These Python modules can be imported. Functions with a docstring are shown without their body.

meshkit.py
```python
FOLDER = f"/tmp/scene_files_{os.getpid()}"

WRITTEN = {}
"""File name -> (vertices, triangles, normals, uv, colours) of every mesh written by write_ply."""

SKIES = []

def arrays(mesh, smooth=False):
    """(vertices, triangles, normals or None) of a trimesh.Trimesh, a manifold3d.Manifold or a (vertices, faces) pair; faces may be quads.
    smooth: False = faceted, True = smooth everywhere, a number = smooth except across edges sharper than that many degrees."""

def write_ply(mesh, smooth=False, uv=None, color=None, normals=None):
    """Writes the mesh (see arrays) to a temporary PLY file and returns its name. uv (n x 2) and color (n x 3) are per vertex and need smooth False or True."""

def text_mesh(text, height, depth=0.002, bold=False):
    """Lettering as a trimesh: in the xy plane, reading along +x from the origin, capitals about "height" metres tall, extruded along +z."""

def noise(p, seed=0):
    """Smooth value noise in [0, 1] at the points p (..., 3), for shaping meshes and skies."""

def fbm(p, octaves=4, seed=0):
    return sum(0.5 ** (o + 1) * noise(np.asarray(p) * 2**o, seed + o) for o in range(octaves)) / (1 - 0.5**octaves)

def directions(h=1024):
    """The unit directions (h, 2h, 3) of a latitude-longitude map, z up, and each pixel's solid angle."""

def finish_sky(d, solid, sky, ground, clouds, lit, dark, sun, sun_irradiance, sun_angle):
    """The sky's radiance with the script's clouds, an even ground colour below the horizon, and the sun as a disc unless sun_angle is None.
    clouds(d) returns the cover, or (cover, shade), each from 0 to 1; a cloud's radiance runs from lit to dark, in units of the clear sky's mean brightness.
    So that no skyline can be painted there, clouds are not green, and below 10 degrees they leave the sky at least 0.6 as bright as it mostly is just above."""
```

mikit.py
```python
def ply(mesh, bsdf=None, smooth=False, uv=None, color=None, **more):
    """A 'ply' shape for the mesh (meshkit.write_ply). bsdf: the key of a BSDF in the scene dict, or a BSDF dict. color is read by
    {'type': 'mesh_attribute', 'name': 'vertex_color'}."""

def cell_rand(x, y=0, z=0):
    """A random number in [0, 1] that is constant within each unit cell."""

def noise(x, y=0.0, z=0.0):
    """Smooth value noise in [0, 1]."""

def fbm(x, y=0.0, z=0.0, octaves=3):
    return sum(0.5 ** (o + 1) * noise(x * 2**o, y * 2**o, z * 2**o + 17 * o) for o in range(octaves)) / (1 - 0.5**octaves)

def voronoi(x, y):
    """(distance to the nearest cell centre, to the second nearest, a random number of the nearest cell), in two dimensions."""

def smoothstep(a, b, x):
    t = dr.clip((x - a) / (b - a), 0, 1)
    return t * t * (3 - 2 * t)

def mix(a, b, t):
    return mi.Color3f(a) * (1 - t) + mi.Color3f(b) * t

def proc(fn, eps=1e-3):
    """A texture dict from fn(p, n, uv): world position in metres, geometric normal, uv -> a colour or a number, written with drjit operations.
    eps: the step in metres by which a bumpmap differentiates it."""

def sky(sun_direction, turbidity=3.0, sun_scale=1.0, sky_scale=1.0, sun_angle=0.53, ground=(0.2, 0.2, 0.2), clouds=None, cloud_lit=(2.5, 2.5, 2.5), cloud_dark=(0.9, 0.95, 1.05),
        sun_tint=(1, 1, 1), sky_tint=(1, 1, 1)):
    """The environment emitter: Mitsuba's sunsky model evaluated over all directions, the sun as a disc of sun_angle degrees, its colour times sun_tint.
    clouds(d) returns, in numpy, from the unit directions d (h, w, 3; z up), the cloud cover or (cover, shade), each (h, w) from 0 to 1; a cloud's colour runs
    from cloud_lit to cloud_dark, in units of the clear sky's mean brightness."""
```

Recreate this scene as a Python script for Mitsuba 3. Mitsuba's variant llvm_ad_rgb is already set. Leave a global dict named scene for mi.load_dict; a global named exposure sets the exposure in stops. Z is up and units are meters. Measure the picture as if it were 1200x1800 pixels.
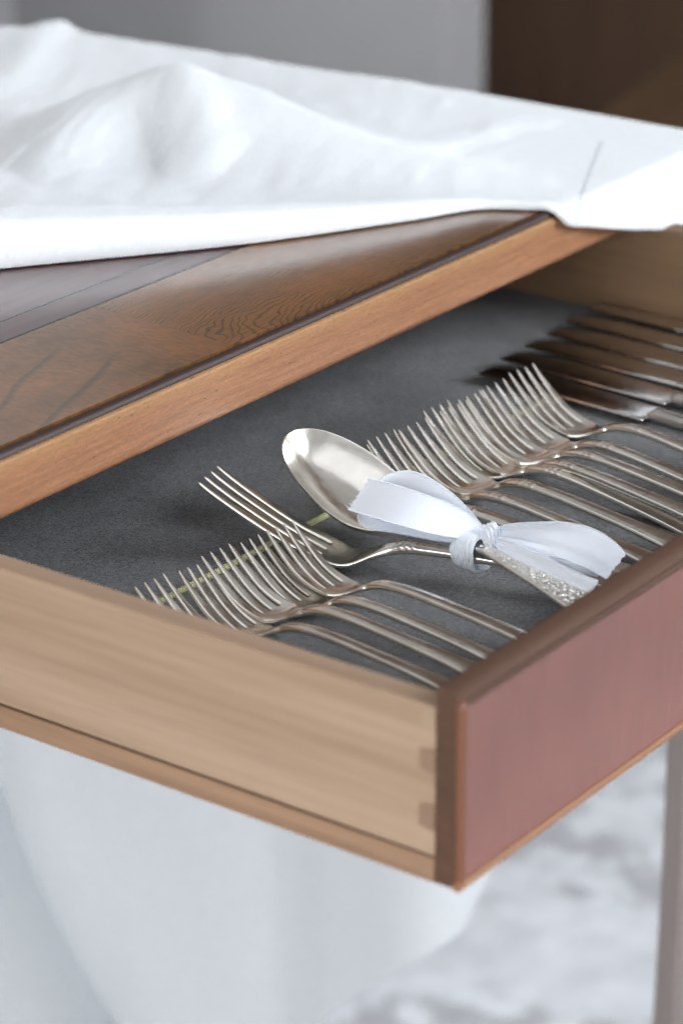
import math, random
import numpy as np, trimesh, mitsuba as mi, drjit as dr, mikit, meshkit
import shapely
from shapely.geometry import Polygon, LineString, Point, box as sbox
from shapely.ops import unary_union
from scipy.spatial import Delaunay
from scipy.interpolate import PchipInterpolator, CubicSpline
from mikit import noise, fbm, smoothstep, mix, proc, cell_rand
random.seed(7); RNG = np.random.default_rng(7)
T = mi.ScalarTransform4f
V3 = lambda *a: np.array(a, float)
scene, labels = {'type': 'scene'}, {}

# ------------------------------------------------------------------ camera, light, exposure
# World: X runs along the drawer front (away to the right), Y into the table, Z up; origin = lower near corner of the drawer front.
CAM = V3(-0.8560, -0.5715, 0.5989)
PITCH, YAW, ROLL, FPX = 0.3964, 0.6346, -0.0036, 5098.5
Fw = V3(math.cos(PITCH)*math.cos(YAW), math.cos(PITCH)*math.sin(YAW), -math.sin(PITCH))
Rt = np.cross(Fw, [0, 0, 1]); Rt /= np.linalg.norm(Rt); Up = np.cross(Rt, Fw)
Up = -math.sin(ROLL)*Rt + math.cos(ROLL)*Up
scene['camera'] = {'type': 'thinlens', 'fov': math.degrees(2*math.atan(600/FPX)), 'fov_axis': 'x', 'aperture_radius': 0.0076, 'focus_distance': 1.44,
                   'near_clip': 0.05, 'far_clip': 60.0, 'to_world': T().look_at(origin=CAM.tolist(), target=(CAM+Fw).tolist(), up=Up.tolist())}
exposure = 0.6

def lamp(name, pos, target, w, h, rad):
    scene[name] = {'type': 'rectangle', 'to_world': T().look_at(origin=list(pos), target=list(target), up=[0, 0, 1]) @ T().scale([w/2, h/2, 1]),
                   'emitter': {'type': 'area', 'radiance': {'type': 'rgb', 'value': rad}}}
FLOOR = -0.80
lamp('unseen_right_light', (1.75, -2.2, 1.45), (0.3, 0.3, 0.1), 1.6, 1.4, [11.0, 11.3, 11.8])  # out of view; placed to light the drawer front and cloth
lamp('unseen_left_light', (-3.0, -0.9, 0.55), (0.3, 0.4, -0.1), 2.6, 2.0, [4.8, 4.8, 4.8])  # out of view; brightens the near drawer side and hanging cloth
lamp('overhead_fill', (-0.1, 0.2, 2.3), (-0.1, 0.21, 0), 2.2, 2.2, [0.7, 0.7, 0.72])  # overhead fill, added to lift the surfaces that face up
scene['ambient'] = {'type': 'constant', 'radiance': {'type': 'rgb', 'value': [0.26, 0.26, 0.26]}}
labels['unseen_right_light'] = {'kind': 'structure', 'label': 'unseen light to the right of the table, outside the picture, lighting the drawer front and cloth'}
labels['unseen_left_light'] = {'kind': 'structure', 'label': 'unseen soft light to the left of the camera, outside the picture, lighting the drawer side and hanging cloth'}
labels['overhead_fill'] = {'kind': 'structure', 'label': 'soft fill light added above the table, outside the picture'}

# ------------------------------------------------------------------ materials
def mat(key, d): scene[key] = d; return key
def rgb(*c): return {'type': 'rgb', 'value': list(c)}

def warp(p, s, a): return a*(fbm(p.x*s, p.y*s, p.z*s, 3)-0.5)
def wood_fn(along, cols, fine=260., stretch=14., ring=0.12, off=0., con=.8):
    def f(p, n, uv):
        c = [p.x, p.y, p.z]; q = [c[i]*(fine/stretch if i == along else fine) + off for i in range(3)]
        g = fbm(q[0], q[1], q[2], 3)
        q2 = [c[i]*(3.0 if i == along else 62.) + off for i in range(3)]
        b = fbm(q2[0], q2[1], q2[2], 3)
        pores = ring*smoothstep(.70, .82, noise(q[0]*2.2, q[1]*2.2, q[2]*2.2))
        t = dr.clip(0.55*g + con*(b-.5) + .22, 0, 1)
        return mix(cols[0], cols[1], t)*(1-0.35*pores)
    return f
def lacquer(key, fn, alpha=.06, ior=1.55, bump=None):
    b = {'type': 'roughplastic', 'distribution': 'ggx', 'alpha': alpha, 'int_ior': ior, 'nonlinear': True, 'diffuse_reflectance': fn if isinstance(fn, dict) else proc(fn)}
    if bump is not None: b = {'type': 'bumpmap', 'arbitrary': proc(bump[0], eps=bump[2]), 'scale': bump[1], 'bsdf': b}
    return mat(key, {'type': 'twosided', 'bsdf': b})

def walnut_cathedral(p, n, uv):
    x = p.x - 0.33; y = p.y - 0.27
    w = 0.030*fbm(p.x*16, p.y*22, 3.3, 3) + 0.004*fbm(p.x*90, p.y*150, 1.1, 2)
    r = dr.sqrt(dr.square(x*0.42) + dr.square(y*1.25)) + w
    k = r*330
    ring = dr.abs(k - dr.floor(k) - 0.5)*2
    line = smoothstep(.55, .95, ring)*(0.45+0.55*fbm(p.x*60, p.y*60, 0, 2))
    fine = fbm(p.x*120, p.y*900, 0, 2)
    base = mix((.66, .365, .135), (.40, .215, .078), dr.clip(fbm(p.x*9, p.y*26, 2.2, 3)*1.3-.15, 0, 1))
    return base*(0.80+0.4*fine)*(1-0.62*line)
def walnut_plain(p, n, uv):
    w = 0.05*fbm(p.x*7, p.y*9, 5.5, 3)
    k = (p.y*1.1 - p.x*0.42 + w)*26
    f = k-dr.floor(k)
    streak = smoothstep(.80, .93, f)*(1-smoothstep(.93, 1., f))*smoothstep(.45, .62, fbm(p.x*9, p.y*7, 9.1, 2))
    cloud = fbm(p.x*24+4, p.y*40, 2.2, 3)
    fine = fbm(p.x*500, p.y*260, 0, 2)
    base = mix((.64, .350, .128), (.39, .205, .074), dr.clip(cloud*1.5-.25, 0, 1))
    return base*(0.82+0.36*fine)*(1-0.38*streak)
TOPB = (lambda p, n, uv: 0.6*fbm(p.x*220, p.y*220, p.z*220, 2), 0.00006, 4e-4)
lacquer('m_walnut_a', walnut_plain, .06, 1.95, TOPB)
lacquer('m_walnut_b', walnut_cathedral, .06, 1.95, TOPB)
lacquer('m_mahogany_field', wood_fn(0, ((.17, .050, .050), (.28, .085, .078)), 300, 18), .06, 1.95, TOPB)
lacquer('m_stringing', rgb(.012, .010, .010), .09, 1.75)
lacquer('m_dark_bead', wood_fn(0, ((.045, .020, .016), (.085, .036, .028))), .3, 1.5)
def edge_fn(p, n, uv):
    g = fbm(p.x*40, p.y*500, p.z*500, 3); fine = fbm(p.x*420, p.y*700, p.z*900, 2)
    worn = smoothstep(.1045, .1120, p.z + 0.005*(fbm(p.x*22, 0, p.z*60, 3)-.5))
    base = mix((.60, .335, .185), (.45, .225, .115), dr.clip(g*1.5-.35, 0, 1))
    base = mix(base, (.62, .40, .19), 0.65*worn)
    return base*(0.84+0.32*fine)*(1-0.4*smoothstep(.86, .92, noise(p.x*420, p.y*300, p.z*700)))
lacquer('m_edge_wood', edge_fn, .22, 1.5)
def front_fn(p, n, uv):
    g = fbm(p.x*22, p.y*22, p.z*9, 3); c = fbm(p.x*9, 1.7, p.z*14, 2); fine = fbm(p.x*500, p.y*400, p.z*50, 2)
    return mix((.29, .085, .052), (.50, .195, .130), dr.clip(.45*g+.9*c-.25, 0, 1))*(0.95+0.10*fine)
lacquer('m_front_face', front_fn, .12, 1.72, (lambda p, n, uv: fbm(p.x*160, p.y*160, p.z*60, 2), .00005, 5e-4))
lacquer('m_front_body', wood_fn(0, ((.135, .066, .040), (.22, .112, .068)), 240, 16), .48, 1.38)
lacquer('m_bead_orange', wood_fn(0, ((.40, .18, .07), (.52, .27, .12)), 420, 12), .2, 1.5)
lacquer('m_bead_upright', wood_fn(2, ((.27, .10, .04), (.38, .16, .07)), 420, 12), .2, 1.5)
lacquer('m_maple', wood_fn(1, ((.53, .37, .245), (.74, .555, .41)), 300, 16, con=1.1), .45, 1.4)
lacquer('m_maple_top', wood_fn(1, ((.58, .42, .29), (.66, .50, .36)), 300, 16), .45, 1.4)
lacquer('m_slip', wood_fn(1, ((.38, .225, .135), (.58, .38, .245)), 300, 16, con=1.5), .45, 1.4)
lacquer('m_pin', wood_fn(2, ((.40, .26, .17), (.49, .33, .23)), 300, 3), .45, 1.4)
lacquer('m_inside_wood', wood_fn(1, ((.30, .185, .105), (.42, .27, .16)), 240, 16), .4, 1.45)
lacquer('m_far_wood', wood_fn(2, ((.20, .115, .066), (.30, .175, .105)), 60, 10), .3, 1.5)
lacquer('m_bench_wood', wood_fn(0, ((.20, .115, .055), (.28, .165, .08)), 60, 10), .35, 1.5)
lacquer('m_leg', wood_fn(2, ((.38, .33, .31), (.48, .42, .40)), 200, 16), .2, 1.6)

def felt_fn(p, n, uv):
    a = noise(p.x*1900, p.y*1900, p.z*1900); b = noise(p.x*900+7, p.y*900, 3.); c = fbm(p.x*26, p.y*26, 1., 3)
    speck = smoothstep(.93, .97, cell_rand(p.x*1500, p.y*1500, 0))
    return mix((.076, .079, .083), (.215, .222, .229), dr.clip(.6*a+.55*b-.1, 0, 1))*(.75+.5*c) + mi.Color3f(.045)*speck
for k in ('m_walnut_a', 'm_walnut_b', 'm_mahogany_field'):           # high French polish over the veneers
    inner = scene[k]['bsdf']['bsdf']
    scene[k]['bsdf']['bsdf'] = {'type': 'blendbsdf', 'weight': .15, 'a': inner, 'b': {'type': 'roughconductor', 'material': 'none', 'alpha': .05, 'distribution': 'ggx'}}
mat('m_felt', {'type': 'twosided', 'bsdf': {'type': 'bumpmap', 'arbitrary': proc(lambda p, n, uv: noise(p.x*1500, p.y*1500, p.z*1500)+.6*noise(p.x*700, p.y*700, 5.), eps=2e-4), 'scale': .00035,
     'bsdf': {'type': 'principled', 'base_color': proc(felt_fn), 'roughness': .95, 'specular': .15, 'sheen': .6, 'sheen_tint': .2}}})

def cloth_fn(p, n, uv):
    t = fbm(p.x*1100, p.y*1100, p.z*160, 2)
    return mix((.58, .615, .645), (.67, .70, .725), t)
mat('m_linen', {'type': 'twosided', 'bsdf': {'type': 'bumpmap', 'arbitrary': proc(lambda p, n, uv: fbm(p.x*700, p.y*700, p.z*700, 2), eps=4e-4), 'scale': .00012,
     'bsdf': {'type': 'principled', 'base_color': proc(cloth_fn), 'roughness': .8, 'specular': .25, 'sheen': .3}}})
mat('m_stitch', {'type': 'diffuse', 'reflectance': rgb(.36, .40, .46)})

def silver(key, lo, hi, r0, r1, bump=.00001):
    def col(p, n, uv): return mix(lo, hi, dr.clip(fbm(p.x*110, p.y*110, p.z*110, 3)*1.5-.25, 0, 1))
    def rough(p, n, uv): return r0 + (r1-r0)*dr.clip(fbm(p.x*260+3, p.y*70, p.z*260, 3)*1.6-.3, 0, 1)
    return mat(key, {'type': 'twosided', 'bsdf': {'type': 'bumpmap', 'arbitrary': proc(lambda p, n, uv: fbm(p.x*320, p.y*120, p.z*320, 2), eps=4e-4), 'scale': bump,
        'bsdf': {'type': 'principled', 'base_color': proc(col), 'metallic': 1.0, 'roughness': proc(rough), 'specular': .5}}})
silver('m_silver', (.72, .69, .62), (.90, .875, .825), .17, .30, .00003)
silver('m_silver_pale', (.79, .77, .71), (.93, .915, .87), .17, .32, .00002)
silver('m_steel', (.60, .585, .57), (.72, .70, .68), .13, .20)

def satin_fn(p, n, uv):
    k = uv.x*2600.; f = k-dr.floor(k)
    return mix((.68, .735, .82), (.76, .81, .885), smoothstep(.1, .9, dr.abs(f-.5)*2))
mat('m_satin', {'type': 'twosided', 'bsdf': {'type': 'bumpmap', 'arbitrary': proc(lambda p, n, uv: dr.sin(uv.x*6.2832*1400.)*.5+.5, eps=1.2e-4), 'scale': .00003,
     'bsdf': {'type': 'principled', 'base_color': proc(satin_fn), 'roughness': .38, 'specular': .6, 'sheen': .5, 'anisotropic': .6}}})
mat('m_selvedge', {'type': 'twosided', 'bsdf': {'type': 'principled', 'base_color': rgb(.70, .75, .83), 'roughness': .6, 'sheen': .4}})
mat('m_cord', {'type': 'principled', 'base_color': rgb(.50, .53, .30), 'roughness': .75, 'sheen': .5})

def rug_fn(p, n, uv):
    a = fbm(p.x*13+2.2, p.y*13, 0, 4); b = fbm(p.x*34+9, p.y*34, 4., 3)
    dark = smoothstep(.52, .66, a*.6+b*.45)
    c = mix((.70, .73, .77), (.55, .575, .61), dr.clip(b*1.4-.2, 0, 1))
    return mix(c, (.29, .295, .31), dark*.55)
mat('m_rug', {'type': 'diffuse', 'reflectance': proc(rug_fn)})
mat('m_curtain', {'type': 'twosided', 'bsdf': {'type': 'diffuse', 'reflectance': rgb(.40, .40, .41)}})

# ------------------------------------------------------------------ mesh helpers
def put(key, mesh, m, smooth=False, label=None, cat=None, group=None, kind=None, uv=None, **kw):
    k = key; i = 0
    while k in scene: i += 1; k = f'{key}_{i:03d}'
    scene[k] = mikit.ply(mesh, m, smooth=smooth, uv=uv, **kw) if not (isinstance(mesh, dict)) else {**mesh, **kw}
    if label or cat or group or kind: tag(k, label, cat, group, kind)
    return k
def tag(k, label=None, cat=None, group=None, kind=None):
    d = labels.setdefault(k, {})
    for a, b in (('label', label), ('category', cat), ('group', group), ('kind', kind)):
        if b: d[a] = b
def thing(key, label, cat, group=None):
    k = key; i = 0
    while k in labels: i += 1; k = f'{key}_{i:03d}'
    tag(k, label, cat, group); return k

def prism(poly, axis, a, b):
    """Extrude the 2D outline along axis from a to b. axis x: outline is (y, z); axis y: (x, z); axis z: (x, y)."""
    m = trimesh.creation.extrude_polygon(Polygon(poly) if not isinstance(poly, Polygon) else poly, b-a)
    v = m.vertices.copy(); h = v[:, 2]+a
    if axis == 'x': m.vertices = np.c_[h, v[:, 0], v[:, 1]]
    elif axis == 'y': m.vertices = np.c_[v[:, 0], h, v[:, 1]]
    else: m.vertices = np.c_[v[:, 0], v[:, 1], h]
    if axis == 'y': m.invert()
    return m
def rbox(x0, x1, y0, y1, z0, z1, r=.0006):
    """box with chamfered edges (hull of inset boxes)"""
    pts = []
    for x, sx in ((x0, 1), (x1, -1)):
        for y, sy in ((y0, 1), (y1, -1)):
            for z, sz in ((z0, 1), (z1, -1)):
                pts += [(x+sx*r, y+sy*r, z), (x+sx*r, y, z+sz*r), (x, y+sy*r, z+sz*r)]
    return trimesh.convex.convex_hull(np.array(pts))
def cat_(ms): return trimesh.util.concatenate(ms)
def roundpoly(pts, r): return Polygon(pts).buffer(-r).buffer(r, quad_segs=5)

# ------------------------------------------------------------------ the setting
FL = trimesh.Trimesh([[-6, -6, FLOOR], [9, -6, FLOOR], [9, 9, FLOOR], [-6, 9, FLOOR]], [[0, 1, 2], [0, 2, 3]], process=False)
put('floor', FL, 'm_rug', kind='structure', label='mottled pale grey floor below the table')

# ------------------------------------------------------------------ table
ZT, ZB, YE = .1164, .0845, .2751
XR, XL, YB = .700, -.42, 1.12
tb = thing('table', 'polished walnut and mahogany table with an open drawer and a white cloth over it', 'table')
ENDP = [(XR-.004, YE+.0145), (XR-.004, .45), (XR-.025, .80), (XR-.155, YB), (XL, YB), (XL, YE+.0145)]      # the far end tapers towards the back
put(tb+'__core', prism(ENDP, 'z', ZB+.001, ZT-.0026), 'm_front_body')
edge = [(YE+.0145, ZB), (YE+.005, ZB), (YE+.0022, ZB+.0008), (YE+.0006, ZB+.0026), (YE, ZB+.005), (YE, ZT-.0055), (YE+.0006, ZT-.0038), (YE+.0018, ZT-.0030), (YE+.0145, ZT-.0030)]
put(tb+'__front_edge', prism(edge, 'x', XL, XR), 'm_edge_wood', smooth=35, label='light orange-brown worn front edge of the table top')
th = np.linspace(0, math.pi, 11)
bead = [(YE+.0020+.0032*(1-math.cos(a)), ZT-.0032+.0034*math.sin(a)) for a in th]
put(tb+'__edge_bead', prism(bead, 'x', XL, XR), 'm_dark_bead', smooth=50, label='thin dark rounded bead along the front of the table top')
put(tb+'__end_edge', rbox(XR-.0035, XR, YE+.015, .45, ZB, ZT-.001, .001), 'm_edge_wood')
def slab(key, poly, m, z1=ZT, **k):
    put(key, prism(poly, 'z', ZT-.0024, z1), m, **k)
g = .00010
Y0, Y1 = YE+.0094, .3795
slab(tb+'__veneer_panel', [(XL, Y0), (.2150-g, Y0), (.2202-g, Y1), (XL, Y1)], 'm_walnut_a', label='plain walnut veneer with a few dark curved streaks')
slab(tb+'__veneer_panel', [(.2150+g, Y0), (XR-.004, Y0), (XR-.004, Y1), (.2202+g, Y1)], 'm_walnut_b', label='walnut veneer with arched cathedral grain')
slab(tb+'__stringing', [(XL, Y1+g), (XR-.004, Y1+g), (XR-.004, Y1+.0016), (XL, Y1+.0016)], 'm_stringing', ZT+.00005, label='thin dark inlaid line')
slab(tb+'__veneer_panel', [(XL, Y1+.0016+g), (XR-.004, Y1+.0016+g), (XR-.004, .4020), (XL, .4020)], 'm_mahogany_field')
slab(tb+'__stringing', [(XL, .4020+g), (XR-.004, .4020+g), (XR-.004, .4028), (XL, .4028)], 'm_stringing', ZT+.00005)
slab(tb+'__veneer_panel', [(XL, .4028+g), (XR-.004, .4028+g), (XR-.004, .45), (XR-.025, .80), (XR-.155, YB), (XL, YB)], 'm_mahogany_field', label='reddish mahogany field of the table top')
# frame that carries the top
put(tb+'__end_rail', rbox(XR-.060, XR-.032, .30, .80, -.012, ZB-.0005, .001), 'm_leg')
put(tb+'__end_rail', rbox(-.40, -.37, .30, 1.08, -.012, ZB-.0005, .001), 'm_leg')
put(tb+'__back_rail', rbox(-.37, .52, 1.055, 1.08, -.012, ZB-.0005, .001), 'm_leg')
put(tb+'__drawer_runner', rbox(-.05, -.010, .31, .834, -.012, .010, .001), 'm_inside_wood')
put(tb+'__drawer_runner', rbox(.630, .6395, .31, .80, -.012, .010, .001), 'm_inside_wood')
def table_leg(cx, cy, sx, sy):
    rows = []
    for z, w, o in  ((ZB-.0005, .027, 0), (-.03, .022, 0), (-.10, .021, 0), (-.25, .020, 0), (-.40, .0195, 0), (-.55, .0225, .000), (-.66, .028, .000), (FLOOR, .036, .0)):
        h = w/2; c = .18*w
        ring = [(h-c, h), (-h+c, h), (-h, h-c), (-h, -h+c), (-h+c, -h), (h-c, -h), (h, -h+c), (h, h-c)]
        rows.append([(cx+sx*o*.8+a, cy+sy*o*.8+b, z) for a, b in ring])
    n = 8; v = np.array(rows).reshape(-1, 3); f = []
    for i in range(len(rows)-1):
        for j in range(n):
            a, b = i*n+j, i*n+(j+1) % n
            f += [(a, a+n, b), (b, a+n, b+n)]
    v = np.vstack([v, v[:n].mean(0), v[-n:].mean(0)]); t0 = len(v)-2
    for j in range(n): f += [(t0, j, (j+1) % n), (t0+1, (len(rows)-1)*n+(j+1) % n, (len(rows)-1)*n+j)]
    m = trimesh.Trimesh(v, f, process=False); m.fix_normals(); return m
for cx, cy, sx, sy in ((.6895, .2790, 1, -1), (-.385, .297, -1, -1), (.53, 1.085, 1, 1), (-.385, 1.09, -1, 1)):
    put(tb+'__leg', table_leg(cx, cy, sx, sy), 'm_leg', smooth=40)

# ------------------------------------------------------------------ drawer
W, TH, HF, HS, SD = .628, .0124, .0820, .0805, .0135
dw = thing('drawer', 'open shallow wooden drawer with a reddish brown front, lined with dark grey felt', 'drawer')
body = [(.0012, .0005), (TH, .0005), (TH, .0895), (TH-.0007, .0902), (TH-.002, .0905), (.0060, .0893), (.0036, .0880), (.0016, .0855), (.0012, .084)]
put(dw+'__front_panel', prism(body, 'x', 0.0008, W-.0008), 'm_front_body', smooth=40, label='dark reddish brown front board of the drawer')
put(dw+'__front_veneer', rbox(.0044, W-.0044, .0003, .0013, .0046, .0826, .0001), 'm_front_face', label='glossy pinkish mahogany face of the drawer front')
def bead_x(y, z, r, x0, x1):
    a = np.linspace(0, 2*math.pi, 15)[:-1]
    return prism([(y+r*math.cos(t), z+r*math.sin(t)) for t in a], 'x', x0, x1)
put(dw+'__bead', bead_x(.0012, .0022, .0022, 0, W), 'm_bead_orange', smooth=50, label='orange-brown bead along the bottom edge of the front')
put(dw+'__bead', bead_x(.0016, .0840, .0017, .0005, W-.0005), 'm_front_body', smooth=50)
a_ = np.linspace(0, 2*math.pi, 15)[:-1]
for x in (.0020, W-.0020):
    put(dw+'__bead', prism([(x+.0020*math.cos(t), .0012+.0020*math.sin(t)) for t in a_], 'z', .0026, .0842), 'm_bead_upright', smooth=50)
kn = trimesh.creation.icosphere(subdivisions=2, radius=.0021); kn.apply_translation([.0020, .0012, .0838])
put(dw+'__bead', kn, 'm_front_face', smooth=True)
YD = .80
# sides: profile in (x, z), rounded upper arris, slip below with a small groove
def side(x0, x1, name, ma):
    s = roundpoly([(x0, .0122), (x1, .0122), (x1, HS), (x0, HS)], .0016)
    put(name, prism(s, 'y', TH+.0002, YD), ma, smooth=40)
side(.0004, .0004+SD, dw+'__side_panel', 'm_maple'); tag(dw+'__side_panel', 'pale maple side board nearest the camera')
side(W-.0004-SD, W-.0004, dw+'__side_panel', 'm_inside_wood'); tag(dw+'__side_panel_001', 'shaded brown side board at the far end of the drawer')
put(dw+'__slip', prism(roundpoly([(.0002, .0002), (.0136, .0002), (.0136, .0116), (.0002, .0116)], .0007), 'y', TH+.0002, YD), 'm_slip', smooth=40, label='darker strip along the lower edge of the near side')
put(dw+'__slip', prism(roundpoly([(W-.0136, .0002), (W-.0002, .0002), (W-.0002, .0116), (W-.0136, .0116)], .0007), 'y', TH+.0002, YD), 'm_slip', smooth=40)
put(dw+'__back_panel', rbox(.0145, W-.0145, YD-.012, YD, .012, HS-.004, .0008), 'm_inside_wood')
put(dw+'__bottom', rbox(.0142, W-.0142, TH+.0004, YD-.0125, .0120, .0180, .0005), 'm_inside_wood')
for zc, hh in ((.0305, .0062), (.0560, .0056)):
    pts = [(TH+.0003, zc-hh), (TH+.0003, zc+hh), (TH+.0078, zc+hh-.0012), (TH+.0078, zc-hh+.0012)]
    put(dw+'__dovetail', prism([(y, z) for y, z in pts], 'x', -.0001, .0016), 'm_pin', label='darker dovetail pin at the front of the side board')
put(dw+'__dovetail', prism([(TH+.0003, .0702), (TH+.0003, .0808), (TH+.0070, .0790), (TH+.0070, .0716)], 'x', -.00005, .0016), 'm_maple_top')
ZF = .0205
fx, fy = np.meshgrid(np.linspace(.0142, W-.0142, 150), np.linspace(TH+.0004, YD-.0125, 190), indexing='ij')
fz = ZF + .0005*(meshkit.fbm(np.c_[fx.ravel(), fy.ravel(), 0*fx.ravel()]*14).reshape(fx.shape) if hasattr(meshkit, 'fbm') else 0)
def grid_mesh(P):
    n, m = P.shape[:2]; i = np.arange(n*m).reshape(n, m)
    q = np.stack([i[:-1, :-1], i[1:, :-1], i[1:, 1:], i[:-1, 1:]], -1).reshape(-1, 4)
    return trimesh.Trimesh(P.reshape(-1, 3), np.vstack([q[:, [0, 1, 2]], q[:, [0, 2, 3]]]), process=False)
put(dw+'__felt_lining', grid_mesh(np.stack([fx, fy, fz], -1)), 'm_felt', smooth=True, label='dark grey felt on the drawer floor')

# ------------------------------------------------------------------ flat cutlery from an outline: dense 2D mesh, rounded, bent along a profile
def sheet(poly, tmax, fine=.0008, coarse=.0018, rr=.0011, refine=None, rad=None):
    """(xy, faces, boundary distance) triangulation of a polygon with offset rings."""
    pts = []
    for off, sp in ((0, fine), (.00028, fine), (.0007, fine*1.2), (.0013, fine*1.5)):
        q = poly.buffer(-off) if off else poly
        for g in (q.geoms if hasattr(q, 'geoms') else [q]):
            if g.is_empty: continue
            for ring in [g.exterior, *g.interiors]:
                n = max(8, int(ring.length/sp)); d = np.linspace(0, ring.length, n, endpoint=False)
                pts.append(shapely.get_coordinates(shapely.line_interpolate_point(ring, d)))
    nb = len(pts[0])
    x0, y0, x1, y1 = poly.bounds
    gx, gy = np.meshgrid(np.arange(x0, x1, coarse), np.arange(y0, y1, coarse)); G = np.c_[gx.ravel(), gy.ravel()] + RNG.uniform(-.2, .2, (gx.size, 2))*coarse
    inner = poly.buffer(-.0017)
    pts.append(G[shapely.contains_xy(inner, G[:, 0], G[:, 1])])
    if refine is not None:
        fp, st = refine
        x0, y0, x1, y1 = fp.bounds
        gx, gy = np.meshgrid(np.arange(x0, x1, st), np.arange(y0, y1, st)); G = np.c_[gx.ravel(), gy.ravel()] + RNG.uniform(-.2, .2, (gx.size, 2))*st
        pts.append(G[shapely.contains_xy(fp.intersection(poly.buffer(-.0016)), G[:, 0], G[:, 1])])
    P = np.unique(np.round(np.vstack(pts), 7), axis=0)
    tri = Delaunay(P).simplices
    c = P[tri].mean(1); keep = shapely.contains_xy(poly.buffer(.00002), c[:, 0], c[:, 1]); tri = tri[keep]
    a = P[tri]; cr = (a[:, 1, 0]-a[:, 0, 0])*(a[:, 2, 1]-a[:, 0, 1])-(a[:, 1, 1]-a[:, 0, 1])*(a[:, 2, 0]-a[:, 0, 0])
    tri = tri[np.abs(cr) > 1e-13]; cr = cr[np.abs(cr) > 1e-13]
    tri[cr < 0] = tri[cr < 0][:, ::-1]
    d = shapely.distance(poly.boundary, shapely.points(P))
    return P, tri, d
def solid(P, tri, d, top, bot):
    """closed mesh from per-point heights above/below the mid surface; joined where both are on the border"""
    edge = d < 2e-6
    n = len(P); idb = np.arange(n)+n; idb[edge] = np.arange(n)[edge]
    v = np.vstack([np.c_[P, top], np.c_[P, bot]])
    v[:n, 2][edge] = .5*(top+bot)[edge]
    f = np.vstack([tri, idb[tri][:, ::-1]])
    return v, f
def rounded(d, half, r):
    u = np.clip(d/r, 0, 1); return half*np.sqrt(np.clip(1-(1-u)**2, 0, 1))*.86 + half*.14*np.clip(d/.0003, 0, 1)
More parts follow.
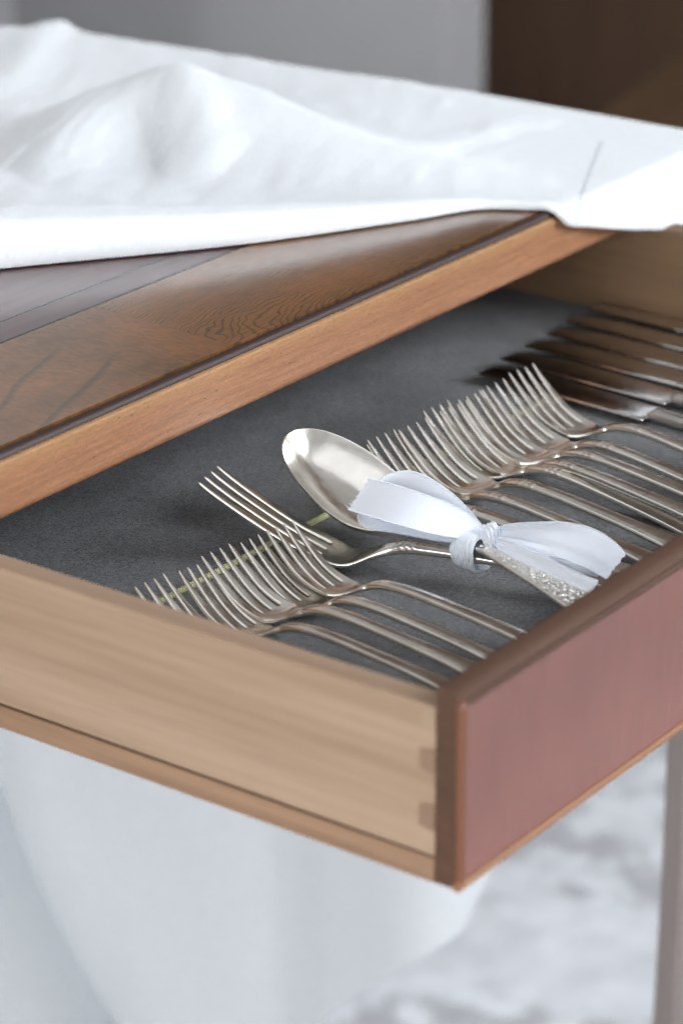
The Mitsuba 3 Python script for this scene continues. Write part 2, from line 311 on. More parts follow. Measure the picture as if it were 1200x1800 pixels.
def bend(v, prof, t0):
    """v: (x, t, h) with t = arc length from the tip. prof: list of (y, z) from tip to handle end. Returns xyz with y = along axis, tips towards +y."""
    a = np.array(prof, float); s = np.r_[0, np.cumsum(np.hypot(*np.diff(a, axis=0).T))]
    fy_, fz_ = CubicSpline(s, a[:, 0]), CubicSpline(s, a[:, 1])
    t = np.clip(v[:, 1]+t0, -.002, s[-1]+.05)
    dy, dz = fy_(t, 1), fz_(t, 1); L = np.hypot(dy, dz); ny, nz = dz/L, -dy/L
    return np.c_[v[:, 0], fy_(t)+ny*v[:, 2], fz_(t)+nz*v[:, 2]], s
def widthpoly(tw):
    t, w = np.array(tw).T; f = PchipInterpolator(t, w); q = np.linspace(t[0], t[-1], 240); h = f(q)
    return Polygon(np.r_[np.c_[h, q], np.c_[-h, q][::-1]]).buffer(0)

def fork_mesh(prof, tine, pitch, pitch_root, head, neck, arch, L, wend=.0095, ornament=0, seed=0, hw=None, tw=1., hk=1.):
    """prof (y,z) tip..end; tine/head/neck/arch/L: arc distances from the tip of slot root, head end, narrowest neck, arch top and handle end."""
    hw = hw or 1.5*pitch_root+.0024
    hand = widthpoly([(tine-.002, hw), (tine+.004, hw+.0003), (tine+.4*(head-tine), hw*.93), (head, hw*.56), (neck-.25*(neck-head), .0050), (neck, .0040), (arch, .0040), (arch+.03, .0042), (arch+.07, .0053),
                      (L-.03, .0070), (L-.012, wend), (L-.003, wend*.75), (L, wend*.25)])
    parts = [hand]
    for k in (-1.5, -.5, .5, 1.5):
        c0, c1 = k*pitch, k*pitch_root; q = np.linspace(0, 1, 24)
        c = c0+(c1-c0)*q**.8; h = (.00034+.00186*np.minimum(1, q/.50)**.66)*(pitch_root/.0057)*tw
        y = q*(tine+.003)
        parts.append(Polygon(np.r_[np.c_[c+h, y], np.c_[c-h, y][::-1]]).buffer(0))
    poly = unary_union(parts).buffer(.0004).buffer(-.0008).buffer(.0004)
    if hasattr(poly, 'geoms'): poly = max(poly.geoms, key=lambda g: g.area)
    poly = poly.simplify(.00003)
    ref = (sbox(-.02, arch-.012, .02, arch+.010), .0006) if ornament else None
    P, tri, d = sheet(poly, 0, refine=ref)
    t = P[:, 1]; half = np.interp(t, [0, tine*.5, tine, head, neck, arch, arch+.05, L], np.array([.0007, .0010, .0010, .0011, .0021, .0020, .0016, .0012])*hk)
    rr = np.interp(t, [0, tine, head, neck, L], [.0011, .0013, .0016, .0024, .0016])
    top = rounded(d, half, rr); bot = -rounded(d, half*.9, rr)
    on = smooth01(neck-.004, arch+.004, t)                       # raised thread along the handle edges
    top = top - on*.00042*np.exp(-((d-.0016)/.00045)**2)
    dish = .0016*(P[:, 0]/hw)**2*smooth01(tine-.02, tine, t)*(1-smooth01(head, neck, t))
    if ornament:
        z = np.exp(-((t-arch)/.0058)**4)
        nz = meshkit.noise(np.c_[P*1000/1.3, 0*t+seed]) if hasattr(meshkit, 'noise') else np.sin(P[:, 0]*3000)*np.sin(t*3000)
        ribs = .5+.5*np.cos((t-arch)*2*math.pi/.0034)
        top = top + z*ornament*((nz-.35)*.0011*np.clip(d/.0008, 0, 1) + .0007*ribs)
    v, f = solid(P, tri, d, top+dish, bot+dish)
    xyz, s = bend(v, prof, 0)
    return trimesh.Trimesh(xyz, f, process=False)
def smooth01(a, b, x):
    u = np.clip((x-a)/(b-a), 0, 1); return u*u*(3-2*u)

def pose(x, y, z, az, pitch=0, roll=0):
    return T().translate([x, y, z]).rotate([0, 0, 1], -az).rotate([1, 0, 0], pitch).rotate([0, 1, 0], roll)

PA = [(36, 25.5), (28, 17.8), (19, 10.4), (9, 4.0), (0, .9), (-7, .9), (-13, 3.4), (-19, 6.6), (-27, 9.4), (-36, 10.5), (-48, 10.3), (-66, 8.6), (-100, 4.8), (-126, 1.6), (-140, 1.0), (-152, .9), (-170, .9)]
PA = [(a*1e-3, b*1e-3) for a, b in PA]
FA = dict(tine=.0440, pitch=.0064, pitch_root=.0062, head=.0595, neck=.068, arch=.082, L=.200, tw=1.09)
fork_a = mikit.ply(fork_mesh(PA, **FA), 'm_silver', smooth=55)
fork_b = mikit.ply(fork_mesh(PA, ornament=.45, seed=3, **FA), 'm_silver_pale', smooth=55)
def fork(shape, label, x, y, z, az, roll=0, pitch=0, group=None, k=1.):
    return put('fork', shape, None, label=label, cat='fork', group=group, to_world=pose(x, y, z, az, pitch, roll) @ T().scale(k))
#FORKS
LEFT = [  # x, y, z, az, roll, pitch of the forks in the near row, from the one beside the tied pair to the one by the drawer side
    (.1647, .1833, .0262, 3.07, 3.9, -2.5), (.1483, .1910, .0225, 2.96, 1.1, -1.9), (.1276, .1925, .0250, 3.8, -.3, -2.7), (.1071, .1914, .0235, 2.4, 5.6, -2.4), (.0869, .1994, .0220, 3.5, -.1, -2.7)]
LEFT_LABEL = ['topmost silver fork of the near row, closest to the ribbon-tied pair', 'second silver fork of the near row, its head under the topmost fork',
              'third silver fork of the near row, tines spread over its neighbours', 'fourth silver fork of the near row, neck shining at the drawer side', 'last silver fork of the near row, mostly hidden behind the drawer side']
for q, lb in zip(LEFT, LEFT_LABEL): fork(fork_a, lb, *q[:4], roll=q[4], pitch=q[5], group='forks in the near row')
RIGHT = [(.2703, .2120, .0225, 7.4, -4.3, -3.4), (.2917, .2112, .0235, 4.5, 1.4, -1.2), (.3134, .2058, .0245, 6.0, -1.8, -1.7), (.3433, .2122, .0225, 2.3, .6, 2.3),
         (.3503, .2053, .0235, 6.1, -1.0, -1.5), (.3664, .2048, .0245, 3.5, 1.2, -.4), (.3902, .2072, .0225, 4.9, -1.7, .5), (.4182, .2067, .0235, 4.9, .6, .4)]
RIGHT_LABEL = ['silver fork partly hidden under the white ribbon, nearest of the far row', 'second fork of the far row, tips beside the spoon bowl', 'third fork of the far row counted from the spoon',
               'fourth fork of the far row, its shining neck below the tines', 'fifth fork of the far row, mostly covered by its neighbours', 'sixth fork of the far row, tine tips standing clear on dark felt',
               'seventh fork of the far row, second from the knives', 'last fork of the far row, against the dark knife blades']
for q, lb in zip(RIGHT, RIGHT_LABEL): fork(fork_b, lb, *q[:4], roll=q[4], pitch=q[5], k=1.1, group='forks in the far row')

# ------------------------------------------------------------------ the tied pair
PT = [(70, 61.5), (54, 51.5), (39, 43.2), (24, 35.5), (8, 28.3), (0, 25.5), (-7, 25.6), (-13, 28.2), (-19, 31.3), (-30, 35.0), (-42, 36.3), (-60, 36.3), (-90, 35.6), (-118, 34.5), (-140, 33)]
PT = [(a*1e-3, (b-26)*1e-3) for a, b in PT]
tied = fork_mesh(PT, tine=.072, pitch=.0079, pitch_root=.0069, head=.096, neck=.109, arch=.1165, L=.232, tw=1.08, hk=1.25, ornament=1., seed=5, wend=.011)
put('dinner_fork', mikit.ply(tied, 'm_silver', smooth=55), None, label='large silver fork with long tines, tied to the spoon with white ribbon', cat='fork', to_world=pose(.199, .206, .026, -17))

def spoon_mesh(prof, bowl, bw, depth, neck, L):
    tw = [(0, .0004), (.0012, bw*.22), (.004, bw*.40), (.010, bw*.61), (.022, bw*.83), (bowl*.40, bw*.96), (bowl*.56, bw), (bowl*.72, bw*.93), (bowl*.86, bw*.68), (bowl*.95, bw*.34), (bowl, .0062), (neck, .0036), (neck+.03, .0040), (neck+.065, .0062),
          (L-.03, .0098), (L-.012, .0112), (L-.003, .0082), (L, .002)]
    poly = widthpoly(tw).buffer(.0003).buffer(-.0003)
    flo = sbox(-.02, neck+.030, .02, L-.004)
    P, tri, d = sheet(poly, 0, refine=(flo, .00055))
    t = P[:, 1]; t_, w_ = np.array(tw).T; wl = PchipInterpolator(t_, w_)(np.clip(t, 0, L))
    inb = 1-smooth01(bowl*.90, bowl*1.06, t)
    r = np.clip(d/(bw*.92), 0, 1)
    bowlz = -depth*(1-(1-r)**2.4)*inb
    half = np.interp(t, [0, bowl*.9, neck, neck+.04, L], [.0006, .0008, .0019, .0015, .0012])
    rr = np.interp(t, [0, bowl, neck, L], [.0011, .0016, .0028, .0012])
    top = rounded(d, half, rr); bot = -rounded(d, half, rr)
    fl = smooth01(neck+.030, neck+.038, t)*(1-smooth01(L-.016, L-.010, t))*smooth01(.0016, .0030, d)
    q = np.c_[P*1000, 0*t]
    n1 = meshkit.noise(q/2.1); n2 = meshkit.noise(q/1.05+7)
    blob = np.clip(1-np.abs(n1-.5)*3.4, 0, 1)*.6+n2*.8
    top = top + fl*(.0010*blob-.00045) - smooth01(neck+.02, neck+.03, t)*.00025*np.exp(-((d-.0016)/.0004)**2)
    v, f = solid(P, tri, d, top+bowlz, bot+bowlz)
    xyz, s = bend(v, prof, 0)
    return trimesh.Trimesh(xyz, f, process=False)
PS = [(76, 64.0), (50, 54.5), (25, 45.5), (5, 39.0), (-8, 37.0), (-20, 38.8), (-38, 41.0), (-63, 42.2), (-76, 41.0), (-122, 36.0), (-150, 32)]
PS = [(a*1e-3, (b-30)*1e-3) for a, b in PS]
put('spoon', mikit.ply(spoon_mesh(PS, .094, .0280, .0120, .106, .240), 'm_silver_pale', smooth=55), None, label='large silver spoon with floral handle, tied to a fork with white ribbon', cat='spoon',
    to_world=pose(.2315, .196, .0300, 12, 0, 0))

# ------------------------------------------------------------------ ribbon
rb = thing('ribbon', 'pale blue-white satin ribbon knotted around the spoon and fork handles', 'ribbon')
def strip(ctrl, wid, nrm_hint, n=90, thick=.00022, cup=0.0, fray=(0, 0), seed=0, gather=0):
    """ribbon along control points; ctrl rows: x, y, z, wx, wy, wz (across direction); wid: width at each control point"""
    c = np.array(ctrl, float); s = np.r_[0, np.cumsum(np.linalg.norm(np.diff(c[:, :3], axis=0), axis=1))]
    q = np.linspace(0, s[-1], n); P = CubicSpline(s, c[:, :3])(q); Wv = PchipInterpolator(s, c[:, 3:])(q); Wv /= np.linalg.norm(Wv, axis=1, keepdims=True)
    wd = PchipInterpolator(s, wid)(q)
    m = 25; u = np.linspace(-1, 1, m); tn = np.gradient(P, q, axis=0); tn /= np.linalg.norm(tn, axis=1, keepdims=True)
    N = np.cross(Wv, tn); N /= np.linalg.norm(N, axis=1, keepdims=True)
    cups = cup if np.ndim(cup) else np.full(len(c), cup); cu = PchipInterpolator(s, cups)(q)
    G = P[:, None] + Wv[:, None]*(u[None, :, None]*wd[:, None, None]/2) + N[:, None]*(cu[:, None]*(1-u[None]**2))[..., None]
    if gather:                                            # small pleats running out from the knot
        dk = q if gather > 0 else s[-1]-q
        am = .0008*np.exp(-dk/.014)+.00012
        G += N[:, None]*(am[:, None]*np.sin(u[None]*6.5+seed*2+dk[:, None]*25+.6*np.sin(u[None]*3+seed)))[..., None]
    rg = np.random.default_rng(seed)
    for e, amt in enumerate(fray):
        if amt:
            j = rg.uniform(-.3, 1, m)*amt; w = np.exp(-np.arange(n)/2.0); w = w if e == 0 else w[::-1]
            G += tn[:, None]*((-1 if e == 0 else 1)*w[:, None]*j[None])[..., None]
    Nn = np.cross(np.gradient(G, axis=1), np.gradient(G, axis=0)); Nn /= np.maximum(np.linalg.norm(Nn, axis=2, keepdims=True), 1e-12)
    A, B = G+Nn*thick/2, G-Nn*thick/2
    i = np.arange(n*m).reshape(n, m); qd = np.stack([i[:-1, :-1], i[1:, :-1], i[1:, 1:], i[:-1, 1:]], -1).reshape(-1, 4)
    v = np.vstack([A.reshape(-1, 3), B.reshape(-1, 3)]); f = [qd, qd[:, ::-1]+n*m]
    for e in (i[0], i[-1][::-1], i[:, 0][::-1], i[:, -1]):
        f.append(np.stack([e[:-1], e[:-1]+n*m, e[1:]+n*m, e[1:]], -1))
    f = np.vstack(f); uv = np.stack(np.meshgrid(q, u*.011, indexing='ij'), -1).reshape(-1, 2); uv = np.vstack([uv, uv])
    ms = trimesh.Trimesh(v, np.vstack([f[:, [0, 1, 2]], f[:, [0, 2, 3]]]), process=False)
    return ms, uv, G
def ribbon_part(name, ctrl, wid, label=None, selv=True, **k):
    ms, uv, G = strip(ctrl, wid, None, **k)
    key = put(rb+'__'+name, ms, 'm_satin', smooth=True, uv=uv, label=label)
    if selv:                                              # woven picots along both edges
        for e, o in ((0, 1), (-1, -2)):
            E_, I_ = G[:, e], G[:, o]; s = np.r_[0, np.cumsum(np.linalg.norm(np.diff(E_, axis=0), axis=1))]
            q = np.arange(0, s[-1], .0009); c0 = np.stack([np.interp(q, s, E_[:, a]) for a in range(3)], 1); c1 = np.stack([np.interp(q, s, I_[:, a]) for a in range(3)], 1)
            out = c0-c1; out /= np.linalg.norm(out, axis=1, keepdims=True)
            bl = trimesh.creation.icosphere(subdivisions=1, radius=1.)
            ms_ = []
            for a, b in zip(c0, out):
                m_ = bl.copy(); m_.apply_scale(.00042); m_.apply_translation(a+b*.0001); ms_.append(m_)
            put(key+'__picot_edge', cat_(ms_), 'm_selvedge', smooth=True, kind='stuff')
    return key
def fray(key, base, across, out, n=26, seed=0):
    rg = np.random.default_rng(seed); ms = []
    base, across, out = V3(*base), V3(*across), V3(*out)
    for q in np.linspace(-.5, .5, n):
        L = rg.uniform(.0008, .0032); p0 = base+across*q; d = out+across*rg.normal(0, 12)+V3(0, 0, rg.normal(0, .35)); d /= np.linalg.norm(d)
        c_ = trimesh.creation.cylinder(radius=.00011, segment=[p0-out*.0006, p0+d*L], sections=5); ms.append(c_)
    put(key+'__frayed_threads', cat_(ms), 'm_selvedge', smooth=True, kind='stuff')
W1 = (.75, .55, .25); KNOT = V3(.2215, .1385, .0445)
ribbon_part('tail', [(.2120, .2035, .0560, .86, 0, .51), (.2088, .1830, .0575, .88, 0, .48), (.2096, .1651, .0565, .87, 0, .49), (.2168, .1516, .0520, .82, 0, .58), (.2231, .1401, .0470, .84, 0, .55)],
            [.0203, .0216, .0206, .0162, .0079], label='frayed white ribbon end lying over the spoon bowl', fray=(.0016, 0), cup=[0, 0, .0003, .0010, .0015], seed=1)
fray(rb+'__tail', (.2120, .2035, .0560), V3(.86, 0, .51)*.0200, V3(.16, .98, -.08), 30, 4)
ribbon_part('loop', [(.2262, .1422, .0460, .81, 0, .58), (.2268, .1634, .0535, .73, 0, .68), (.2286, .1800, .0570, .76, 0, .65), (.2293, .1959, .0560, .76, 0, .65), (.2223, .2030, .0530, .77, 0, .64),
                     (.2121, .2002, .0505, .77, 0, .64), (.2075, .1900, .0500, .80, 0, .60), (.2095, .1767, .0505, .83, 0, .56), (.2151, .1587, .0480, .81, 0, .58), (.2252, .1428, .0450, .81, 0, .58)],
            [.0070, .0169, .0186, .0186, .0173, .0160, .0166, .0172, .0140, .0070], label='folded ribbon loop behind the frayed end')
ribbon_part('tail', [(.2249, .1328, .0470, .30, 0, .95), (.2246, .1221, .0495, .18, 0, .98), (.2266, .1089, .0515, .23, 0, .97), (.2319, .0978, .0510, .46, 0, .89), (.2378, .0870, .0475, .61, 0, .79), (.2357, .0706, .0430, .92, 0, .39)],
            [.0075, .0125, .0150, .0170, .0185, .0180], label='broad ribbon end curling towards the drawer front', fray=(0, .0014), cup=[.0015, .0014, .0012, .0008, .0002, -.0004], seed=2, gather=1)
ribbon_part('tail', [(.2239, .1307, .0455, .47, 0, .88), (.2228, .1160, .0450, .38, 0, .92), (.2272, .1026, .0430, .54, 0, .84), (.2333, .0904, .0410, .77, 0, .64), (.2386, .0793, .0390, .85, 0, .52)],
            [.0041, .0085, .0100, .0105, .0110], label='shaded ribbon fold under the broad end', cup=-.0015, seed=6, gather=1)
ribbon_part('tail', [(.2217, .1306, .0445, .47, 0, .88), (.2186, .1181, .0440, .50, 0, .87), (.2165, .1022, .0420, .56, 0, .83), (.2153, .0869, .0390, .67, 0, .74), (.2158, .0714, .0370, .84, 0, .54)],
            [.0041, .0080, .0108, .0122, .0134], label='lower ribbon end beside the floral handle', cup=[.001, .001, .0012, .0008, .0002], seed=3, gather=1)
# knot: two wraps around both handles and a crossing band
def wrap(center, axis, ra, rb_, wd, name, seed=0, pleats=3.2, a0=0., a1=2*math.pi):
    """a pleated satin band drawn round the handles"""
    ax = np.array(axis, float); ax /= np.linalg.norm(ax); sd = np.cross(V3(0, 0, 1), ax); sd /= np.linalg.norm(sd); up = np.cross(ax, sd)
    n, m = 110, 61; a = np.linspace(a0, a1, n)[:, None]; u = np.linspace(-1, 1, m)[None]
    w = wd/2*(1+.10*np.sin(a*2+seed)+.06*np.sin(a*3+1.7*seed))
    ph_ = pleats*math.pi*(u+.16*np.sin(a*1+seed)+.07*np.sin(a*3+seed*2))
    rr = .0011*np.abs(np.sin(ph_))**.7*(1-.25*u*u) - .0022*np.abs(u)**5 + .0007*np.sin(a*2+u*2+seed)
    sk = .0016*np.sin(a+seed)                                 # the band winds a little askew
    P_ = np.array(center)+(ra+rr)[..., None]*np.cos(a)[..., None]*sd+(rb_+rr)[..., None]*np.sin(a)[..., None]*up+(u*w+sk)[..., None]*ax
    m_ = grid_mesh(P_); uv = np.stack([np.broadcast_to(a*.009, rr.shape), np.broadcast_to(u*.011, rr.shape)], -1).reshape(-1, 2)
    put(rb+'__'+name, m_, 'm_satin', smooth=True, uv=uv)
HA = V3(.17, .95, .05)
wrap(KNOT+V3(-.0015, .0035, -.0060), HA, .0078, .0092, .0135, 'wrap', 1.)
wrap(KNOT+V3(.0045, -.0035, .0025), V3(.80, -.45, .25), .0056, .0052, .0100, 'wrap', 2.3, 2.3)

# ------------------------------------------------------------------ twisted cord on the felt
def rope(p0, p1, r, turns):
    n = 900; m = 6; ms = []
    p0, p1 = V3(*p0), V3(*p1); L = np.linalg.norm(p1-p0); ax = (p1-p0)/L; sd = np.cross(ax, [0, 0, 1]); sd /= np.linalg.norm(sd); up = np.cross(sd, ax)
    for k in range(2):
        t = np.linspace(0, 1, n); a = 2*math.pi*turns*t+k*math.pi
        c = p0+np.outer(t, p1-p0)+.55*r*(np.cos(a)[:, None]*sd+np.sin(a)[:, None]*up); tn = np.gradient(c, axis=0); tn /= np.linalg.norm(tn, axis=1, keepdims=True)
        u = np.cross(tn, ax+.01); u = np.cos(a)[:, None]*sd+np.sin(a)[:, None]*up; u -= (u*tn).sum(1, keepdims=True)*tn; u /= np.linalg.norm(u, axis=1, keepdims=True); w = np.cross(tn, u)
        b = np.linspace(0, 2*math.pi, m, endpoint=False)
        G = c[:, None]+.62*r*(np.cos(b)[None, :, None]*u[:, None]+np.sin(b)[None, :, None]*w[:, None]); G = np.concatenate([G, G[:, :1]], 1)
        m_ = grid_mesh(G); m_.invert(); ms.append(m_)
    return cat_(ms)
put('twisted_cord', rope((.016, .2500, ZF+.0017), (.472, .2486, ZF+.0017), .0018, 144), 'm_cord', smooth=True, label='thin pale green twisted cord running across the felt under the cutlery', cat='cord')

# ------------------------------------------------------------------ knives
def knife_mesh(L=.215, bl=.112):
    q = np.linspace(0, 1, 40)
    blade = Polygon(np.r_[np.c_[.0118*np.minimum(1, (q/.30))**.55+0*q, q*bl], np.c_[-.0122+.0*q, q*bl][::-1]]).buffer(.0006)
    P, tri, d = sheet(blade, 0, fine=.0012, coarse=.004)
    v1, f1 = solid(P, tri, d, rounded(d, .0009, .004), -rounded(d, .0009, .004))
    hd = widthpoly([(bl-.001, .0060), (bl+.004, .0058), (bl+.02, .0062), (L-.03, .0092), (L-.008, .0098), (L, .004)])
    P, tri, d = sheet(hd, 0, fine=.0012, coarse=.004)
    v2, f2 = solid(P, tri, d, rounded(d, .0042, .006), -rounded(d, .0042, .006))
    tr = lambda v: np.c_[v[:, 0], -v[:, 1], v[:, 2]]
    return trimesh.Trimesh(tr(v1), f1[:, ::-1], process=False), trimesh.Trimesh(tr(v2), f2[:, ::-1], process=False)
kb, kh = knife_mesh(); kb = mikit.ply(kb, 'm_steel', smooth=40); kh = mikit.ply(kh, 'm_steel', smooth=50)
KN = [(.471, .297, .0262, 3, 1), (.495, .298, .0275, 2, 2), (.522, .299, .0275, 1, 2.5), (.548, .300, .0275, 1, 2), (.574, .303, .0275, 0, 2.5), (.599, .304, .0275, 0, 8)]
KL = ['table knife nearest the forks, blade reflecting dark red', 'second table knife from the forks, dark polished blade', 'third table knife from the forks, polished blade', 'fourth table knife from the forks, brownish reflection',
      'fifth table knife from the forks, one from the drawer side', 'last table knife, lying along the far drawer side']
for (x, y, z, az, ro), lb in zip(KN, KL):
    k = thing('table_knife', lb, 'knife', 'knives along the far drawer side'); w = pose(x, y, z, az, 1.0, ro)
    put(k+'__blade', kb, None, to_world=w); put(k+'__handle', kh, None, to_world=w)

# ------------------------------------------------------------------ tablecloth
front = np.array([(-.22, .74), (-.05, .635), (.10, .548), (.237, .461), (.352, .379), (.440, .331), (.479, .311), (.497, .284), (.507, .2685), (.530, .2615), (.560, .2530), (.590, .2445), (.632, .2355), (.645, .2345)])
sf = np.r_[0, np.cumsum(np.linalg.norm(np.diff(front, axis=0), axis=1))]
nu, nv = 300, 420
uq = np.linspace(0, sf[-1], nu); F2 = np.stack([PchipInterpolator(sf, front[:, a])(uq) for a in (0, 1)], 1)
XHEM = XR + (ZT-FLOOR)+.04
ends = np.array([(XHEM+.14, 1.75), (XHEM+.14, 1.30), (XHEM+.06, .92), (XHEM-.02, .79), (1.562, .688), (1.446, .590), (1.350, .478)])   # the hem along the floor, rising to the free corner
E2 = np.stack([np.interp(uq/sf[-1], [0, .35, .62, .74, .82, .91, 1], ends[:, a]) for a in (0, 1)], 1)
Lu = np.linalg.norm(E2-F2, axis=1)
vq = np.linspace(0, 1, nv)**1.15
HR = np.interp(F2[:, 0], [-.2, .12, .237, .352, .44, .48, .55], [.031, .030, .027, .018, .010, .005, .004])[:, None]
R0 = HR/1.87; LA = R0*2.62                                     # the front fold is a soft roll: a 150 degree arc, then the sheet lies down again
DF = vq[None]*Lu[:, None]
ph = np.radians(-60+150*np.clip(DF/LA, 0, 1))
DG = np.where(DF < LA, -R0*(np.cos(ph)-.5), .5*R0+(DF-LA)+(LA-.5*R0)*smooth01(0, .30, DF-LA))
DIR = (E2-F2)/Lu[:, None]
S = F2[:, None]+DIR[:, None]*DG[..., None]
X, Y = S[..., 0], S[..., 1]
def ridge(pts, hs, near, far):
    """height of a fold with its crest along pts; near / far: half-widths on the camera side and on the other side"""
    p = np.array(pts, float); s = np.r_[0, np.cumsum(np.linalg.norm(np.diff(p, axis=0), axis=1))]
    q = np.linspace(0, s[-1], 120); c = np.stack([PchipInterpolator(s, p[:, a])(q) for a in (0, 1)], 1); h = PchipInterpolator(s, hs)(q)
    n_ = PchipInterpolator(s, near)(q); f_ = PchipInterpolator(s, far)(q); tn = np.gradient(c, axis=0); tn /= np.linalg.norm(tn, axis=1, keepdims=True)
    out = np.zeros(X.shape)
    from scipy.spatial import cKDTree
    Q = np.c_[X.ravel(), Y.ravel()]; dd, ii = cKDTree(c).query(Q)
    sg = (tn[ii, 0]*(Q[:, 1]-c[ii, 1])-tn[ii, 1]*(Q[:, 0]-c[ii, 0]))
    w = np.where(sg > 0, n_[ii], f_[ii]); r = dd/w
    return (h[ii]*np.exp(-np.abs(r)**2.2)).reshape(X.shape)
h = .0010 + R0*(np.sin(ph)+.866)*(1-.93*smooth01(1.2, 4.5, np.maximum(DF-LA, 0)/R0))
h += ridge([(.372, .580), (.407, .570), (.455, .565), (.487, .537), (.491, .483), (.497, .424), (.514, .353), (.53, .30)], [.003, .020, .036, .044, .037, .022, .008, .002], [.022, .040, .06, .055, .05, .045, .04, .03], [.03, .035, .04, .045, .045, .045, .04, .03])
h += ridge([(.490, .548), (.457, .506), (.440, .478), (.437, .462)], [.004, .013, .010, .002], [.016, .018, .018, .015], [.028, .030, .028, .02])
h += ridge([(.45, .715), (.52, .722), (.60, .765), (.66, .797), (.74, .815)], [.003, .005, .006, .007, .007], [.022, .022, .022, .020, .020], [.020, .016, .014, .012, .012])
h += ridge([(.53, .39), (.58, .40), (.63, .395), (.67, .375)], [.001, .004, .004, .001], [.022]*4, [.012]*4)
h -= .0012
h += .0020*(meshkit.fbm(np.c_[X.ravel()*30+Y.ravel()*22, Y.ravel()*70-X.ravel()*40, 0*X.ravel()+3], 3).reshape(X.shape)-.5)*smooth01(.01, .05, DF)
h += .003*(meshkit.fbm(np.c_[X.ravel()*9, Y.ravel()*14, 0*X.ravel()]).reshape(X.shape)-.5)*smooth01(.01, .06, DF)
h = np.maximum(h, .0008)
R_ = .007
XE = XR-R_+.002-.0715*np.clip(Y-.45, 0, .35)-.42*np.clip(Y-.80, 0, .32)
dx = np.maximum(X-XE, 0); dy = np.maximum((YE+R_-.002)-Y, 0)
def roll_over(d):
    a = np.minimum(d/R_, math.pi/2); fl = np.maximum(d-R_*math.pi/2, 0); return R_*np.sin(a), R_*(1-np.cos(a))+fl, np.sin(a)
ox, zx, kx = roll_over(dx); oy, zy, ky = roll_over(dy)
drop = zx
fold = np.sin(Y*2*math.pi/.31+.6+.9*np.sin(Y*7))*.8+np.sin(Y*2*math.pi/.12+2.+drop*2)*.10
amp = .052*smooth01(.02, .75, drop)
yc = .945-.37*(drop-.645)
fold = fold*(.35+.65*smooth01(.0, .4, np.abs(Y-.9)))+2.3*np.exp(-np.abs((Y-yc)/(.022+.05*np.clip(drop-.5, 0, 1)))**1.8)-.9*np.exp(-((Y-yc+.13)/.08)**2)
gx = np.minimum(X, XE)+ox+(h*kx)+amp*(fold+.9)
gy = np.maximum(Y, YE+R_-.002)-oy-(h*ky*(1-kx))-.004*smooth01(.01, .03, dy)*(.6+.5*np.sin(X*60))
gz = ZT+.0006+h*(1-kx)*(1-ky)-zx-zy*(1-kx)
ex = np.maximum(FLOOR+.006-gz, 0)
gx = gx-np.maximum(ex-.01, 0)*.95; gz = np.maximum(gz, FLOOR+.006)+.006*smooth01(0, .05, ex)*(1+np.sin(Y*60+ex*30))
G = np.stack([gx, gy, gz], -1)
cl = thing('tablecloth', 'rumpled white linen cloth draped over the table top and hanging to the floor', 'tablecloth')
Nn = np.cross(np.gradient(G, axis=0), np.gradient(G, axis=1)); Nn /= np.maximum(np.linalg.norm(Nn, axis=2, keepdims=True), 1e-12)
i_ = np.arange(nu*nv).reshape(nu, nv); qd = np.stack([i_[:-1, :-1], i_[1:, :-1], i_[1:, 1:], i_[:-1, 1:]], -1).reshape(-1, 4)
tk = .0006; sgn = 1 if Nn[nu//2, 10, 2] > 0 else -1
v_ = np.vstack([(G+sgn*Nn*tk/2).reshape(-1, 3), (G-sgn*Nn*tk/2).reshape(-1, 3)]); f_ = [qd, qd[:, ::-1]+nu*nv]
for e in (i_[0], i_[-1][::-1], i_[:, 0][::-1], i_[:, -1]): f_.append(np.stack([e[:-1], e[:-1]+nu*nv, e[1:]+nu*nv, e[1:]], -1))
f_ = np.vstack(f_)
put(cl+'__sheet', trimesh.Trimesh(v_, np.vstack([f_[:, [0, 1, 2]], f_[:, [0, 2, 3]]]), process=False), 'm_linen', smooth=True)
# drawn-thread hemstitch: small dark holes in a line beside the hem
from scipy.interpolate import LinearNDInterpolator
def hemstitch(a, b, n, key):
    sub = (slice(None), slice(0, 260)); it = LinearNDInterpolator(np.c_[X[sub].ravel(), Y[sub].ravel()], G[sub].reshape(-1, 3))
    q = np.linspace(0, 1, n); pts = it(np.array(a)+np.outer(q, np.array(b)-np.array(a))); ms = []
    dirv = np.array([*(np.array(b)-np.array(a)), 0]); dirv /= np.linalg.norm(dirv)
    eps = .002; qa = np.array(a)+np.outer(q, np.array(b)-np.array(a))
    nx_ = it(qa+[eps, 0])-it(qa-[eps, 0]); ny_ = it(qa+[0, eps])-it(qa-[0, eps]); nn = np.cross(nx_, ny_); nn /= np.linalg.norm(nn, axis=1, keepdims=True)
    tg = np.gradient(pts, axis=0)
    for p_, n_, t_ in zip(pts, nn, tg):
        if np.isnan(p_).any() or np.isnan(n_).any(): continue
        t_ = t_-n_*(t_@n_); t_ /= np.linalg.norm(t_); M = np.eye(4); M[:3, 0] = t_; M[:3, 1] = np.cross(n_, t_); M[:3, 2] = n_; M[:3, 3] = p_+n_*.0003
        m_ = rbox(-.0006, .0006, -.0013, .0013, -.0002, .0002, .0001); m_.apply_transform(M); ms.append(m_)
    if ms: put(key, cat_(ms), 'm_stitch', kind='stuff', label='line of small drawn-thread holes along the hem')
hemstitch((.513, .2685), (.640, .330), 40, cl+'__hemstitch')

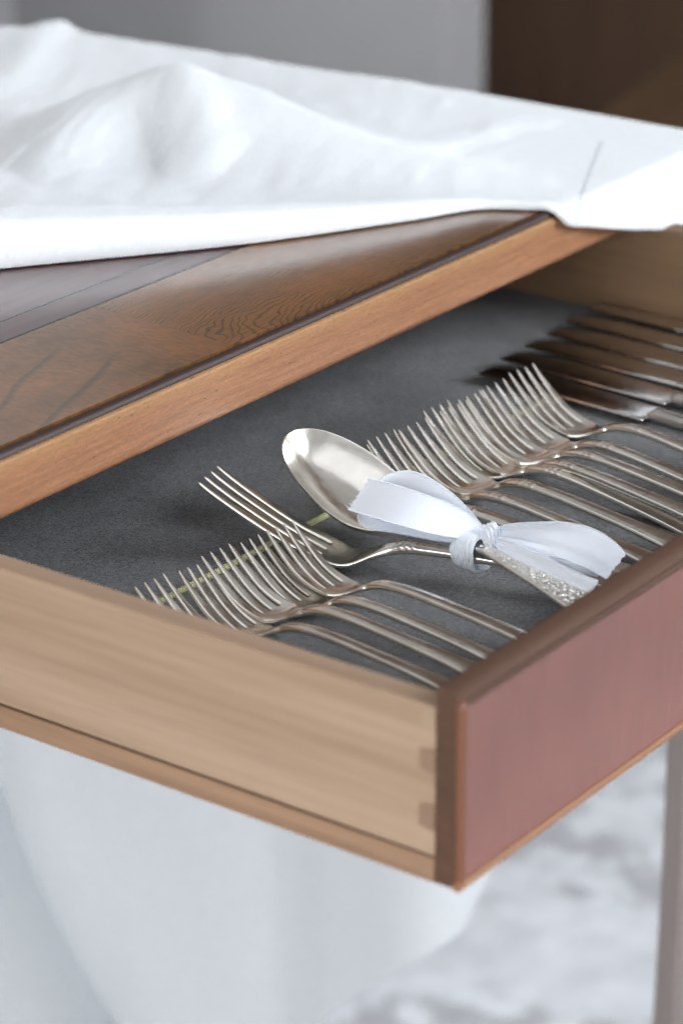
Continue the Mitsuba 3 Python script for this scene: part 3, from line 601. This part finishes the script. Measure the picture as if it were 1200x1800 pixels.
# ------------------------------------------------------------------ background behind the table
ac = thing('armchair', 'grey upholstered armchair with a curved back, out of focus behind the table', 'armchair')
yy = np.linspace(1.73, 2.75, 100); xb = 2.40+.62*np.abs(yy-2.08)**1.6  # bulge shaped so the grey back grades from lit to dark
def shell(x, y, th_, z0, z1, r=.03):
    """upright curved slab, rounded along its top"""
    zz = np.r_[np.linspace(z0, z1-r, 8), z1-r+r*np.sin(np.linspace(0, math.pi/2, 6))[1:]]; ins = np.r_[np.zeros(8), r*(1-np.cos(np.linspace(0, math.pi/2, 6)))[1:]]
    A = np.stack([np.stack([a+ins, b+0*zz, zz], -1) for a, b in zip(x, y)]); B = np.stack([np.stack([a+th_-ins, b+0*zz, zz], -1) for a, b in zip(x, y)])
    loop = np.concatenate([A, B[:, ::-1]], 1); loop = np.concatenate([loop, loop[:, :1]], 1); m = grid_mesh(loop)
    caps = []
    for k in (0, -1):
        L_ = loop[k, :-1]; c = L_.mean(0); n = len(L_); v = np.vstack([L_, c]); f = [[q, (q+1) % n, n] for q in range(n)]; caps.append(trimesh.Trimesh(v, f, process=False))
    return cat_([m]+caps)
put(ac+'__back', shell(xb, yy, .11, -.62, .02), 'm_curtain', smooth=40, label='curved grey back of the armchair')
sp = Polygon(np.r_[np.c_[xb+.112, yy], [(3.02, 2.72), (3.02, 2.14)]]).buffer(-.004)
put(ac+'__seat', prism(sp, 'z', -.55, -.36), 'm_curtain')
for a, b in ((2.66, 1.90), (2.84, 2.60), (2.94, 2.14), (2.94, 2.62)): put(ac+'__leg', rbox(a, a+.04, b, b+.04, FLOOR, -.5505, .003), 'm_far_wood')
cb = thing('cabinet', 'dark brown wooden cabinet in the blurred background on the right', 'cabinet')
put(cb+'__body', rbox(3.2, 3.7, -.9, 2.9, FLOOR+.06, 3.0, .004), 'm_far_wood')  # carried up out of view to darken the table top reflections
put(cb+'__plinth', rbox(3.22, 3.69, -.88, 2.88, FLOOR, FLOOR+.059, .004), 'm_far_wood')
for a in (-.88, .37, 1.62):
    put(cb+'__door', rbox(3.185, 3.199, a, a+1.235, FLOOR+.09, 2.95, .003), 'm_far_wood')
bn = thing('bench', 'brown wooden bench standing in front of the dark cabinet', 'bench')
Rb = trimesh.transformations.rotation_matrix(math.radians(13), [0, 0, 1])
def bpart(key, x0, x1, y0, y1, z0, z1):
    m = rbox(x0, x1, y0, y1, z0, z1, .003); m.apply_transform(Rb); m.apply_translation([2.27, 1.308, 0]); put(bn+'__'+key, m, 'm_bench_wood')
bpart('seat', -.2, .60, -.60, 0, -.40, -.36)
for x in (-.17, .52):
    for y in (-.57, -.08): bpart('leg', x, x+.045, y, y+.045, FLOOR, -.4005)
